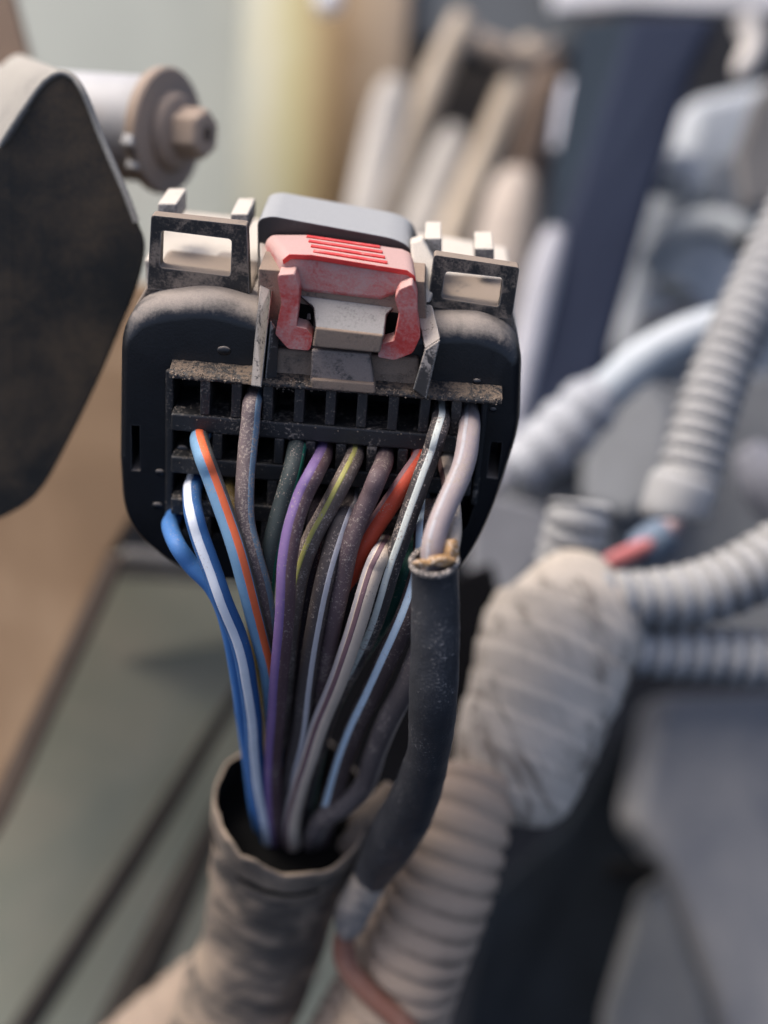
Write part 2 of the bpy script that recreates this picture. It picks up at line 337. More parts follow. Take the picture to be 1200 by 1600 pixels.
# navy bar: a box-section cover
nb = empty('radiator_cover', U(940, 680, 400))
NA = U(940, 680, 400)
slab('front_face', [(985, 22, 430), (1128, 20, 430), (1085, 110, 428), (1012, 340, 418), (905, 720, 400), (790, 720, 400), (855, 430, 415)], 10, flat_mat('navy_plastic', (.020, .027, .050), .6, dust=(.028, .036, .058), spec=.12), parent=nb, anchor=NA, bevel=3)
slab('side_face', [(905, 30, 436), (990, 22, 432), (862, 420, 418), (795, 715, 404), (772, 715, 420), (830, 420, 432)], 8, flat_mat('navy_side', (.014, .022, .034), .6, dust=(.024, .036, .05), spec=.12), parent=nb, anchor=NA, bevel=2)
tag(nb, 'long navy plastic cover slanting down behind the connector', 'cover')
slab('sheet_edge', [(860, -60, 560), (1260, -60, 560), (1260, 16, 560), (1110, 12, 560), (985, 6, 560), (862, 14, 560)], 3, flat_mat('sunlit_sheet', (.72, .70, .68), .6), 'sunlit pale strip along the top edge of the picture', 'panel', bevel=1)
tube_thing('hanging_drop', [(513, -30, 500, 14), (513, -6, 500, 19), (513, 12, 500, 19), (513, 22, 500, 6)], flat_mat('white_drop', (.85, .85, .85), .3), 'small round white knob at the top edge', 'knob', step=1)
# right: pale housing and pipes
mh = empty('motor_housing', U(1120, 560, 460)); HA = U(1120, 560, 460)
m_mh = flat_mat('pale_blue_alloy', (.22, .25, .28), .5, dust=(.46, .49, .52), pscale=.022, bias=.0, patch=1.0)
slab('body', [(1075, 150, 465), (1290, 100, 465), (1290, 640, 460), (1010, 610, 452), (968, 540, 450), (1010, 350, 455), (1058, 235, 460)], 20, m_mh, parent=mh, anchor=HA, bevel=7, seg=5)
tube_thing('lug', [(1035, 280, 452, 34), (1068, 272, 445, 32), (1092, 300, 440, 18)], m_mh, None, None, parent=mh, anchor=HA, step=1)
tube_thing('rim', [(1010, 420, 444, 20), (1060, 362, 438, 22), (1130, 352, 434, 24), (1190, 395, 430, 22)], flat_mat('mh_rim', (.27, .29, .30), .6), None, None, parent=mh, anchor=HA, step=1)
tube_thing('socket', [(1150, 395, 426, 10), (1175, 380, 422, 22), (1190, 372, 420, 6)], m_shadeblack, None, None, parent=mh, anchor=HA, step=1)
tube_thing('vent', [(1025, 440, 432, 5), (1050, 452, 430, 14), (1085, 462, 430, 6)], flat_mat('mh_dark', (.09, .1, .1), .6), None, None, parent=mh, anchor=HA, step=1)
slab('cover_plate', [(1120, 250, 448), (1210, 225, 448), (1230, 330, 446), (1170, 350, 446), (1110, 330, 447)], 5, flat_mat('mh_plate', (.15, .165, .18), .6), parent=mh, anchor=HA, bevel=2)
slab('dark_gap', [(1000, 505, 444), (1080, 470, 444), (1150, 500, 444), (1120, 560, 443), (1020, 560, 443)], 3, flat_mat('mh_gap', (.13, .12, .115), .7), parent=mh, anchor=HA, bevel=2)
tag(mh, 'pale blue grey metal housing at the right above the hoses', 'housing')
tube_thing('cream_fitting', [(1168, 30, 420, 26), (1178, 70, 418, 20), (1160, 108, 415, 16), (1150, 122, 415, 8)], flat_mat('fitting_cream', (.50, .47, .43), .6), 'cream fitting in the top right corner', 'fitting', step=1)
slab('black_box', [(1205, 120, 410), (1290, 120, 410), (1290, 300, 410), (1160, 330, 408), (1150, 240, 410), (1178, 160, 410)], 6, flat_mat('box_grey', (.12, .115, .11), .6), 'dark grey box behind the cream fitting at the right edge', 'box', bevel=2)
slab('battery_tray', [(780, 690, 420), (960, 600, 415), (1080, 600, 412), (1320, 560, 410), (1320, 1010, 400), (1000, 1010, 400), (780, 1010, 405)], 6, flat_mat('tray_slate', (.10, .108, .118), .6, dust=(.145, .15, .152)), 'slate grey tray beneath the right hand hoses', 'tray', bevel=3)
slab('relay_box', [(905, 655, 400), (1010, 575, 396), (1065, 640, 392), (1045, 770, 388), (985, 810, 386), (905, 790, 392)], 10, flat_mat('relay_grey', (.15, .16, .17), .6), 'slate grey box between the pale hose and grey conduit', 'box', bevel=4)
slab('lilac_plate', [(735, 760, 370), (850, 790, 372), (880, 830, 372), (790, 960, 365), (735, 1000, 362)], 4, flat_mat('plate_lilac', (.20, .205, .22), .6), 'lilac grey plate between connector and taped trunk', 'plate', bevel=2)
tube_thing('blue_plug', [(1165, 700, 360, 20), (1200, 745, 360, 50), (1260, 800, 360, 60)], flat_mat('plug_grey', (.25, .25, .27), .6), 'grey rounded plug at the right edge below the conduit', 'plug', step=1.5)
# lower right
slab('fuse_box', [(1030, 1085, 420), (1320, 1075, 420), (1320, 1750, 400), (1150, 1750, 400), (1110, 1560, 405), (1040, 1360, 410), (985, 1290, 412)], 30, flat_mat('box_blue_grey', (.13, .138, .155), .6, dust=(.27, .262, .25), pscale=.012, bias=-.05), 'blue grey dusty box in the lower right corner', 'box', bevel=5)
slab('box_step', [(1000, 1405, 396), (1035, 1375, 394), (1105, 1560, 390), (1150, 1760, 388), (930, 1760, 388), (945, 1590, 390)], 12, flat_mat('step_grey', (.12, .122, .12), .6, dust=(.19, .185, .175), pscale=.02), 'grey lower step in front of the blue grey box', 'box', bevel=3)
slab('black_ledge', [(955, 1352, 392), (1030, 1350, 392), (1034, 1368, 392), (1000, 1392, 392), (950, 1375, 392)], 6, m_shadeblack, 'short black ledge on the side of the blue grey box', 'ledge', bevel=1)
slab('gap_shade_wall', [(880, 1290, 440), (1010, 1090, 450), (1030, 1400, 440), (960, 1580, 430), (880, 1800, 430), (690, 1800, 430), (760, 1400, 435)], 4, flat_mat('gap_shade_ink', (.010, .013, .017), .8, dust=(.015, .02, .028), spec=.08), 'ink black sheet painting in the shaded gap between corrugated conduit and blue grey box', 'panel', bevel=2)  # ink colour stands in for the shade of the open gap

# ------------------------------------------------------------------ looms and conduits on the right
def conduit(name, pts, pitch, amp, mat, label, group, seg=26, step=None):
    return tube_thing(name, pts, mat, label, 'conduit', group, seg=seg, rf=corr(pitch, amp), step=step or pitch / 9)
G = 'corrugated conduits'
conduit('corrugated_conduit', [(748, 1215, 280, 62), (722, 1290, 276, 74), (688, 1395, 275, 79), (640, 1520, 278, 80), (585, 1680, 285, 84), (560, 1760, 290, 84)], 4.3, .045, m_conduit, 'wide brown corrugated conduit running down from the taped trunk', G)
conduit('corrugated_conduit', [(655, 1372, 292, 30), (618, 1440, 290, 42), (575, 1530, 290, 46), (500, 1680, 292, 52)], 3.8, .05, m_conduit, 'narrow brown corrugated conduit left of the wide brown one', G)
conduit('corrugated_conduit', [(872, 935, 300, 46), (890, 870, 298, 47), (903, 815, 296, 48), (908, 790, 296, 46), (909, 783, 296, 36)], 3.3, .085, m_conduitg, 'short grey corrugated stub pointing up out of the taped trunk', G)
conduit('corrugated_conduit', [(930, 935, 286, 40), (1010, 938, 288, 42), (1100, 925, 290, 46), (1190, 885, 292, 48), (1330, 800, 296, 50)], 4.0, .13, m_conduitg, 'upper grey corrugated conduit leaving the taped trunk to the right', G)
conduit('corrugated_conduit', [(930, 1010, 290, 34), (1010, 1018, 292, 36), (1090, 1022, 294, 40), (1190, 1030, 296, 42), (1330, 1040, 298, 42)], 4.0, .13, m_conduitg, 'lower grey corrugated conduit leaving the taped trunk to the right', G)
conduit('corrugated_conduit', [(1062, 800, 300, 44), (1072, 765, 300, 47), (1100, 660, 301, 46), (1135, 560, 303, 44), (1190, 440, 306, 44), (1260, 300, 310, 44)], 3.3, .085, m_conduitg, 'long grey corrugated conduit rising to the right edge', G)
tube_thing('conduit_cuff', [(1050, 812, 298, 46), (1052, 800, 298, 52), (1066, 760, 298, 53), (1070, 748, 298, 48)], m_conduitg, 'smooth grey cuff on the lower end of the long grey conduit', 'cuff', step=.8)
hz = empty('coolant_hose', U(960, 620, 345)); ZA = U(960, 620, 345)
tube_thing('hose', [(900, 650, 345, 30), (945, 615, 345, 32), (1010, 560, 344, 33), (1080, 522, 343, 31), (1150, 503, 342, 30), (1210, 500, 342, 30)], m_hose, None, None, parent=hz, anchor=ZA, step=1)
tube_thing('ribbed_end', [(800, 742, 345, 40), (835, 715, 345, 46), (880, 675, 345, 48), (925, 630, 345, 44), (945, 612, 345, 36)], flat_mat('hose_end', (.34, .36, .39), .5, dust=(.5, .5, .5)), None, None, parent=hz, anchor=ZA, rf=corr(7.5, .06), step=.8)
tag(hz, 'pale blue hose with a fat ribbed end right of the connector', 'hose')
m_pink = flat_mat('pink_wire', (.55, .17, .17), .5, dust=(.55, .3, .3))
tube_thing('pink_wire', [(925, 892, 312, 8), (950, 880, 310, 13), (990, 862, 312, 14), (1015, 850, 314, 12)], m_pink, 'short pink wires entering the blue plug beside the trunk', 'wire', step=.8)
tube_thing('pale_pink_wire', [(1035, 835, 318, 14), (1048, 818, 320, 18), (1056, 806, 322, 12)], flat_mat('pale_pink', (.5, .36, .36), .6), 'pale pink wire stub under the grey cuff', 'wire', step=.8)
tube_thing('blue_plug_small', [(990, 868, 316, 20), (1000, 862, 316, 29), (1035, 838, 318, 30), (1048, 830, 318, 20)], flat_mat('plug_blue', (.14, .19, .26), .5), 'small dull blue plug on the pink wires', 'plug', step=.8)
# taped trunk
tr = empty('taped_trunk', U(800, 1200, 285)); TA = U(800, 1200, 285)
tube_thing('tape_wrap', [(792, 1262, 285, 60), (796, 1250, 285, 88), (812, 1190, 286, 104), (838, 1110, 288, 114), (868, 1020, 290, 122), (892, 955, 292, 114), (898, 905, 294, 74), (900, 880, 296, 38)], m_tapepale, None, None, parent=tr, anchor=TA, seg=56, rf=tapef(6.0, .03, .2, .05, .008), step=.45)
tube_thing('branch_wrap', [(890, 960, 298, 60), (930, 950, 298, 56), (975, 945, 300, 50), (1010, 942, 302, 42)], m_tapepale, None, None, parent=tr, anchor=TA, seg=40, rf=tapef(4, .02, .5, .05, .02), step=.45)
tag(tr, 'thick pale cloth taped harness trunk where the grey conduits branch', 'harness')

# ------------------------------------------------------------------ left: folded bracket and bolt
BA = U(110, 500, 245)
br = empty('folded_bracket', BA)
rim = [(-60, 318, 236), (0, 226, 236), (35, 172, 235), (62, 134, 235), (80, 118, 235), (97, 112, 235), (115, 119, 235), (130, 140, 235), (143, 170, 236), (156, 205, 237), (176, 252, 238), (197, 300, 239), (214, 345, 240), (226, 378, 241), (222, 420, 243), (206, 470, 245), (190, 508, 247), (160, 580, 250), (112, 680, 254), (62, 768, 257), (10, 806, 259), (-60, 830, 259)]
rs = [p[:3] for p in resample(spline([(*p, 0) for p in rim], 6), 9)]
slab('plate', rs, 1.1, m_sheet, parent=br, anchor=BA, bevel=.45)
hp = [(*(U(p[0] - 1, p[1] + 2, p[2] - .2)), .6) for p in rim[1:13]]
V, F = sweep(resample(spline(hp, 8), .6), 10); mesh_obj('hem', V, F, m_flangelit, br, BA, angle=80)
# top flange: swept back from the rim
tv = [U(*p) for p in rim[0:8]]; back = Vector((-16, 14, -34)); V = []; F = []
for v in tv:
    c = v + Vector((0, .15, -.35)); V += [c, c + back]
nv = len(V)
for v in list(V): V.append(v + Vector((.35, -.9, 0)))
for i in range(len(tv) - 1):
    a = 2 * i; F += [(a, a + 1, a + 3, a + 2), (nv + a, nv + a + 2, nv + a + 3, nv + a + 1)]
    if i == 0: F.append((a, nv + a, nv + a + 1, a + 1))
    F += [(a, a + 2, nv + a + 2, nv + a), (a + 1, nv + a + 1, nv + a + 3, a + 3)]
a = 2 * (len(tv) - 1); F.append((a, a + 1, nv + a + 1, nv + a))
mesh_obj('flange', V, F, m_flangelit, br, BA, angle=60)
tag(br, 'dark dirt stained folded metal bracket at the left edge', 'bracket')
# bolt stack
BC = U(262, 205, 268); ax = Vector((.91, -.17, .38)).normalized()
bq = ax.to_track_quat('Z', 'Y').to_matrix()
bt = empty('strut_bolt', BC, bq)
def lathe(name, prof, mat, parent, seg=48, loc=(0, 0, 0), bevel=0):
    V = []; F = []
    for (r, z) in prof:
        for j in range(seg): V.append((loc[0] + r * math.cos(2 * math.pi * j / seg), loc[1] + r * math.sin(2 * math.pi * j / seg), loc[2] + z))
    for i in range(len(prof) - 1):
        for j in range(seg): F.append((i * seg + j, i * seg + (j + 1) % seg, (i + 1) * seg + (j + 1) % seg, (i + 1) * seg + j))
    F.append(tuple(range(seg - 1, -1, -1))); F.append(tuple((len(prof) - 1) * seg + j for j in range(seg)))
    return mesh_obj(name, V, F, mat, parent, angle=35, bevel=bevel)
lathe('strut_sleeve', [(9.2, -46), (9.9, -45), (9.9, -3.2), (9.2, -2.2)], m_zinc, bt)
lathe('washer', [(10.5, -2.0), (11.6, -1.8), (11.8, -1.2), (11.8, .2), (11.4, .7), (7.0, .9)], m_rustdust, bt)
for a in (2.05, 2.45):  # two pale blocks stand in for glints on the washer
    o = mesh_obj('glint_block', [Vector((math.cos(a) * 11.3 + x, math.sin(a) * 11.3 + y, z)) for x in (-1.1, 1.1) for y in (-1.1, 1.1) for z in (-2.2, .2)],
             [(0, 1, 3, 2), (4, 6, 7, 5), (0, 4, 5, 1), (2, 3, 7, 6), (0, 2, 6, 4), (1, 5, 7, 3)], m_zinc, bt, bevel=.4)
lathe('flange', [(7.4, .9), (7.4, 1.6), (6.6, 2.8), (5.0, 3.4)], m_rustdust, bt)
hv = []; hf = []
for z, r in ((3.0, 4.9), (8.0, 4.9), (8.8, 4.2)):
    for j in range(6): hv.append((r * math.cos(R(60 * j + 12)), r * math.sin(R(60 * j + 12)), z))
for i in range(2):
    for j in range(6): hf.append((i * 6 + j, i * 6 + (j + 1) % 6, (i + 1) * 6 + (j + 1) % 6, (i + 1) * 6 + j))
hf += [(5, 4, 3, 2, 1, 0), (12, 13, 14, 15, 16, 17)]
hd = mesh_obj('hex_head', hv, hf, m_rustdust, bt, bevel=.95, seg=4)
lathe('dimple_shade_disc', [(1.5, 8.4), (1.5, 8.86), (.9, 8.9)], flat_mat('dimple_shade', (.07, .05, .035), .9), hd, seg=20)  # dark disc stands in for the shade of the head's centre hole
tag(bt, 'muddy hex bolt with large washer on a shiny strut sleeve', 'bolt')

# ------------------------------------------------------------------ the connector
TILT, ROLL = 27.0, 4.6
RC = (Matrix.Rotation(R(-ROLL), 3, 'Z') @ Matrix.Rotation(R(TILT), 3, 'X'))
CO = U(497, 690, 220)
conn = empty('wiring_connector', CO, RC)
RCi = RC.transposed()
def C(px, py, z=0.0):            # photo direction -> connector-local point on its plane z
    d = U(px, py, 1.0); n = RC @ Vector((0, 0, 1)); p0 = CO + n * z
    t = p0.dot(n) / d.dot(n)
    return RCi @ (d * t - CO)
def W(loc): return RC @ Vector(loc) + CO
def loft(name, A, B, mat, bevel=.3, parent=None, seg=3):
    a = [C(*p) for p in A]; b = [C(*p) for p in B]; n = len(a); V = a + b
    F = [tuple(range(n)), tuple(range(2 * n - 1, n - 1, -1))] + [(i, i + n, (i + 1) % n + n, (i + 1) % n) for i in range(n)]
    return mesh_obj(name, V, F, mat, parent or conn, bevel=bevel, seg=seg)
def prism(name, pts, z0, z1, mat, bevel=.3, parent=None, seg=3, taper=1.0):
    a = [C(px, py, z1) for px, py in pts]; c = sum(a, Vector()) / len(a)
    b = [Vector((c.x + (v.x - c.x) * taper, c.y + (v.y - c.y) * taper, z0)) for v in a]; n = len(a); V = a + b
    F = [tuple(range(n)), tuple(range(2 * n - 1, n - 1, -1))] + [(i, i + n, (i + 1) % n + n, (i + 1) % n) for i in range(n)]
    return mesh_obj(name, V, F, mat, parent or conn, bevel=bevel, seg=seg)
def boxl(name, x0, x1, y0, y1, z0, z1, mat, parent=None, bevel=0.0, seg=2):
    V = [(x, y, z) for x in (x0, x1) for y in (y0, y1) for z in (z0, z1)]
    F = [(0, 1, 3, 2), (4, 6, 7, 5), (0, 4, 5, 1), (2, 3, 7, 6), (0, 2, 6, 4), (1, 5, 7, 3)]
    return mesh_obj(name, V, F, mat, parent or conn, bevel=bevel, seg=seg, angle=30)
def rounded(pts, rad, n=6):      # round every corner of a 2D polygon (photo px)
    out = []; m = len(pts)
    for i in range(m):
        p = Vector(pts[i][:2]); a = Vector(pts[i - 1][:2]); b = Vector(pts[(i + 1) % m][:2])
        r = pts[i][2] if len(pts[i]) > 2 else rad
        u = (a - p); v = (b - p); r = min(r, u.length * .49, v.length * .49)
        if r < .5: out.append((p.x, p.y)); continue
        s = p + u.normalized() * r; e = p + v.normalized() * r
        for j in range(n + 1):
            t = j / n; q = s * (1 - t) ** 2 + p * 2 * t * (1 - t) + e * t * t; out.append((q.x, q.y))
    return out
# shell (front plane z = -6)
ZS = -3.6
outline = rounded([(193, 470, 85), (330, 452, 60), (405, 476, 40), (560, 500, 40), (690, 494, 40), (760, 494, 40), (815, 530, 80), (812, 660, 30), (764, 812, 60), (700, 915, 60), (300, 893, 60), (196, 812, 55), (190, 700, 5)], 20, 8)
# grid opening and side slots are real openings in the shell's front
gx0, gx1 = C(254, 640, 0).x, C(762, 660, 0).x
lx0, lx1 = C(262, 600, 1).x, C(782, 655, 1).x
gy1 = C(500, 612, 1).y; gy0 = C(500, 866, 0).y
def shell_mesh():
    o2 = [C(px, py, ZS - 3.4) for px, py in outline]; n = len(o2)
    nr = []
    for i in range(n):
        t = (o2[(i + 2) % n] - o2[i - 2]); t.z = 0; t.normalize(); nr.append(Vector((t.y, -t.x, 0)))
    cen = sum(o2, Vector()) / n
    if sum(nr[i].dot(o2[i] - cen) for i in range(n)) < 0: nr = [-v for v in nr]
    fk = [.36 + .64 * max(0.0, v.y) ** .7 for v in nr]
    bm = bmesh.new(); rings = []
    prof = [(-2.5, ZS - 27), (0.4, ZS - 26)] + [(0, ZS - 14), (0, ZS - 8)] + [(3.4 * (1 - math.cos(t)), ZS - 3.4 + 3.4 * math.sin(t)) for t in [R(90) * k / 8 for k in range(9)]]
    for off, z in prof:
        off = abs(off) if off < 0 else off
        rings.append([bm.verts.new((o2[i].x - nr[i].x * off * fk[i], o2[i].y - nr[i].y * off * fk[i], z)) for i in range(n)])
    for a, b in zip(rings, rings[1:]):
        for i in range(n): bm.faces.new((a[i], a[(i + 1) % n], b[(i + 1) % n], b[i]))
    bm.faces.new(rings[0][::-1])
    x0, x1, y0, y1 = gx0 + .6, gx1 - .3, gy0 + .4, gy1 - .4
    holes = [([(x0 + 2, y0), (x1 - 4.5, y0), (x1 - .8, y0 + 5), (x1, y0 + 9), (x1, y1), (x0, y1), (x0, y0 + 2.5)], -13.5)]
    for (xa, ya, xb, yb) in ((205, 664, 219, 736), (767, 690, 778, 748)):
        p = C(xa, ya, ZS); q = C(xb, yb, ZS); a, b, c, d = min(p.x, q.x), max(p.x, q.x), min(p.y, q.y), max(p.y, q.y)
        holes.append(([(a, c), (b, c), (b, d), (a, d)], -13.0))
    ed = [bm.edges.get((rings[-1][i], rings[-1][(i + 1) % n])) for i in range(n)]
    for poly, zz in holes:
        f = [bm.verts.new((x, y, ZS)) for x, y in poly]; b = [bm.verts.new((x, y, zz)) for x, y in poly]; m = len(poly)
        for i in range(m):
            ed.append(bm.edges.new((f[i], f[(i + 1) % m])))
            bm.faces.new((f[i], f[(i + 1) % m], b[(i + 1) % m], b[i]))
        bm.faces.new(b)
    bmesh.ops.triangle_fill(bm, use_beauty=True, use_dissolve=False, edges=ed)
    V = [v.co.copy() for v in bm.verts]; bm.verts.index_update(); F = [tuple(v.index for v in f.verts) for f in bm.faces]; bm.free()
    return V, F
V, F = shell_mesh()
sh = mesh_obj('shell', V, F, m_shell, conn, angle=40)
# grid block: surround + ribs + floor
boxl('cell_floor', gx0 + .2, gx1 - .2, gy0 - .2, gy1 + .2, -13.2, -12.2, m_cell)
led = C(500, 588, 1).y
lx = C(262, 600, 1).x
# ledge on top of the grid, a rough dusty lip
LV = []; LF = []; nl = 150; K = None
for i in range(nl + 1):
    x = lx0 + (lx1 - lx0) * i / nl
    e = min(i, nl - i) / 4.0; e = min(1, e)
    def nz(k, f=.9, amp=.22): return amp * mnoise.noise(Vector((x * f, k * 3.7, 1.3))) + amp * .5 * mnoise.noise(Vector((x * f * 3, k * 5.1, 4.3)))
    sec = [(-9, 2.5), (-3.2, 2.3 + nz(1)), (-1.6, 1.75 + nz(2)), (-.2, 1.35 + nz(3)), (.1 * e + nz(4) * .6, 1.2 + nz(5)), (.5 * e + nz(6) * .6, .75 + nz(7)), (.55 * e + nz(8) * .5, .22 + nz(9)), (.4 * e, -.1 + nz(10) * .7), (-9, -.02)]
    K = len(sec)
    for (z, y) in sec: LV.append((x, gy1 + y * .66, z))
for i in range(nl):
    for k in range(K): LF.append((i * K + k, i * K + (k + 1) % K, (i + 1) * K + (k + 1) % K, (i + 1) * K + k))
LF += [tuple(range(K)), tuple(nl * K + k for k in range(K))]
mesh_obj('ledge', LV, LF, m_ledge, conn, angle=60)
boxl('grid_side', gx0 - .1, gx0 + 1.2, gy0 + 3, gy1 - .15, -12, ZS + .7, m_grid, bevel=.35)
boxl('grid_side', gx1 - 1.0, gx1 + .1, gy0 + 9.5, gy1 - .15, -12, ZS + .5, m_grid, bevel=.35)
boxl('grid_base', gx0 + 3, gx1 - 6, gy0 - .6, gy0 + .7, -12, ZS + .7, m_grid, bevel=.35)
rowc = [C(495, 646, 0).y, C(497, 712, 0).y, C(500, 780, 0).y, C(500, 842, 0).y]
pitch = (C(736, 664, 0).x - C(295, 632, 0).x) / 9.0
x_first = C(295, 632, 0).x
bars = [(rowc[i] + rowc[i + 1]) / 2 for i in range(3)]
for bi, y in enumerate(bars):
    boxl('row_bar', gx0 + 1.22, gx1 - (1.02, 1.4, 3.0)[bi], y - 1.45, y + 1.5, -12, -.2 + random.uniform(-.1, .1), m_grid, bevel=.4, seg=3)
tops = [gy1 - .02] + [b - 1.47 for b in bars]; bots = [b + 1.52 for b in bars] + [gy0]
for r in range(4):
    off = (0, .42, .25, .1)[r] * pitch
    for c in range(10):
        x = x_first + off + (c + .5) * pitch
        if x > gx1 - (1.6, 1.6, 2.2, 6.0)[r]: continue
        boxl('cell_rib', x - .8, x + .8, bots[r], tops[r], -12, -.38 + random.uniform(-.12, .1), m_rib, bevel=.26)
# shoulders and brackets
prism('shoulder', rounded([(198, 500, 40), (228, 450, 30), (238, 432, 10), (392, 452, 10), (402, 500, 10), (402, 560, 5), (210, 560, 5)], 10), ZS - 22, ZS - 7, m_bracket, bevel=.8)
prism('shoulder', rounded([(668, 470, 10), (800, 480, 10), (806, 520, 30), (816, 560, 30), (810, 620, 10), (690, 600, 10)], 10), ZS - 22, ZS - 7, m_bracket, bevel=.8)
prism('top_deck', [(225, 405), (405, 425), (690, 450), (805, 470), (800, 520), (230, 470)], -52, -21, m_pale, bevel=.5)
def clip(pts, hole, z, prongs, label):
    # four bars round a window, and prongs running back
    (a, b, c, d) = pts; (e, f, g, h) = hole          # tl tr br bl
    ou = rounded([(*a, 5), (*b, 5), (*c, 3), (*d, 3)], 4, 3); inn = rounded([(*e, 6), (*f, 6), (*g, 6), (*h, 6)], 6, 3); n = len(ou)
    V = [C(*p, z) for p in ou] + [C(*p, z) for p in inn]; V += [v - Vector((0, 0, 2.6)) for v in V]; F = []
    for i in range(n):
        k = (i + 1) % n
        F += [(i, k, n + k, n + i), (2 * n + i, 3 * n + i, 3 * n + k, 2 * n + k), (i, 2 * n + i, 2 * n + k, k), (n + i, n + k, 3 * n + k, 3 * n + i)]
    mesh_obj('clip_frame', V, F, m_bracket, conn, bevel=.28, seg=2)
    for (x0, x1, y0, y1, zz) in prongs:
        prism('prong', [(x0, y0), (x1, y0), (x1, y1), (x0, y1)], zz - 10, zz, m_pale, bevel=.3)  # pale colour paints in the light on the prongs
clip([(236, 336), (386, 352), (390, 462), (230, 452)], [(252, 360), (362, 374), (360, 432), (250, 418)], -10, [(246, 276, 318, 352, -22), (360, 388, 334, 362, -22)], '')
clip([(678, 398), (812, 418), (800, 500), (668, 478)], [(696, 424), (786, 434), (780, 480), (690, 466)], -10, [(742, 772, 388, 424, -22), (664, 690, 372, 420, -20)], '')

# latch: recess, walls, cap, tongue, red lever
prism('recess_panel', [(404, 420), (664, 440), (672, 618), (398, 600)], -14, -4.5, m_recess, bevel=.2)
prism('recess_step', [(428, 545), (655, 560), (655, 622), (412, 604)], -8, -2.2, m_recess, bevel=.6)
prism('centre_block', [(487, 546), (578, 554), (586, 614), (484, 606)], -6, .2, m_block, bevel=.35)
prism('centre_lip', [(486, 592), (585, 600), (587, 616), (486, 608)], -3, .9, m_recess, bevel=.3)
loft('latch_wall', [(392, 603, 1.6), (409, 606, 1.6), (418, 505, 1.2), (428, 440, -6), (408, 430, -6), (401, 500, 1.0)], [(391, 603, -16), (414, 606, -16), (424, 505, -16), (430, 385, -19), (406, 378, -19), (401, 500, -16)], m_house, bevel=.22)
loft('wall_gusset', [(413, 600, -.2), (432, 603, -1.2), (436, 520, -1.4), (423, 500, .1)], [(413, 600, -12), (430, 603, -12), (433, 520, -12), (419, 500, -12)], m_house, bevel=.2)
loft('latch_wall', [(645, 608, 1.4), (666, 624, 1.6), (688, 530, 1.8), (664, 546, 1.2)], [(645, 608, -14), (666, 624, -14), (688, 530, -14), (660, 530, -14)], m_house, bevel=.22)
loft('wall_slope', [(664, 545, .8), (688, 529, 1.4), (676, 478, -7), (648, 476, -7)], [(660, 545, -9), (684, 529, -12), (672, 474, -14), (648, 470, -14)], m_house, bevel=.25)
loft('wall_top', [(650, 470, -8), (672, 474, -8), (690, 425, -14), (660, 372, -18), (640, 380, -18)], [(650, 470, -20), (672, 474, -20), (690, 425, -22), (664, 366, -26), (640, 372, -26)], m_pale, bevel=.5)
# black cap behind the lever
capo = rounded([(403, 500, 2), (402, 342, 16), (425, 337, 10), (615, 372, 14), (640, 384, 18), (662, 440, 6), (662, 500, 2)], 8)
prism('latch_cap', capo, -34, -19, m_cap, bevel=1.0, seg=4)
# tongue
loft('tongue', [(494, 514, 1.2), (600, 526, 1.2), (604, 492, -2.5), (616, 480, -4.5), (466, 460, -4.5), (490, 480, -2.5)], [(494, 520, -1.5), (600, 532, -1.5), (604, 500, -6), (614, 488, -8), (468, 468, -8), (490, 488, -6)], m_tongue, bevel=.3)
prism('tongue_lip', [(493, 512), (599, 524), (594, 552), (488, 542)], -2, 1.3, m_recess, bevel=.3)
loft('tongue_arm', [(466, 462, -6.5), (482, 464, -6.5), (486, 500, -3), (466, 500, -6)], [(466, 462, -10), (482, 464, -10), (486, 500, -7), (466, 500, -10)], m_tongue, bevel=.2)
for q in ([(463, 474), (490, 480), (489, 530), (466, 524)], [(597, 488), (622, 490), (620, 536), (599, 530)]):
    prism('pocket_shade', q, -8, -4.1, m_shadeblack, bevel=.15)  # near-black pieces paint the shade of two latch holes
# red lever
lv = loft('lock_lever', [(438, 441, -4), (441, 408, -4), (452, 399, -4), (487, 400, -4), (567, 413, -4), (636, 424, -4), (648, 432, -4), (651, 446, -4), (648, 474, -4), (624, 457, -4), (594, 468, -4), (476, 455, -4), (462, 445, -4)],
         [(412, 430, -18), (414, 376, -18), (424, 366, -18), (480, 366, -18), (560, 378, -18), (628, 388, -18), (642, 394, -18), (654, 420, -18), (656, 474, -18), (624, 457, -18), (594, 468, -18), (476, 455, -18), (440, 445, -18)], m_red, bevel=.55, seg=4)
loft('lever_lip', [(441, 406, -3.7), (452, 397, -3.7), (487, 398, -3.7), (567, 411, -3.7), (636, 422, -3.7), (648, 431, -3.7), (650, 440, -3.7), (636, 430, -3.7), (567, 419, -3.7), (487, 406, -3.7), (455, 405, -3.7), (443, 413, -3.7)],
     [(441, 406, -5), (452, 397, -5), (487, 398, -5), (567, 411, -5), (636, 422, -5), (648, 431, -5), (650, 440, -5), (636, 430, -5), (567, 419, -5), (487, 406, -5), (455, 405, -5), (443, 413, -5)], m_redlip, bevel=.1, parent=lv)
prism('lever_arm', rounded([(433, 430, 6), (440, 474, 4), (430, 522, 3), (450, 545, 4), (484, 548, 5), (489, 528, 5), (479, 514, 3), (463, 510, 2), (467, 471, 3), (467, 452, 3), (460, 428, 3)], 3, 3), -5, -.2, m_redarm, bevel=.3, parent=lv)
prism('lever_arm', rounded([(624, 452, 4), (617, 466, 3), (624, 492, 3), (616, 532, 3), (595, 538, 3), (590, 558, 4), (616, 563, 5), (645, 552, 6), (657, 526, 4), (652, 498, 3), (652, 466, 3), (644, 444, 4)], 3, 3), -5, -.2, m_redarm, bevel=.3, parent=lv)
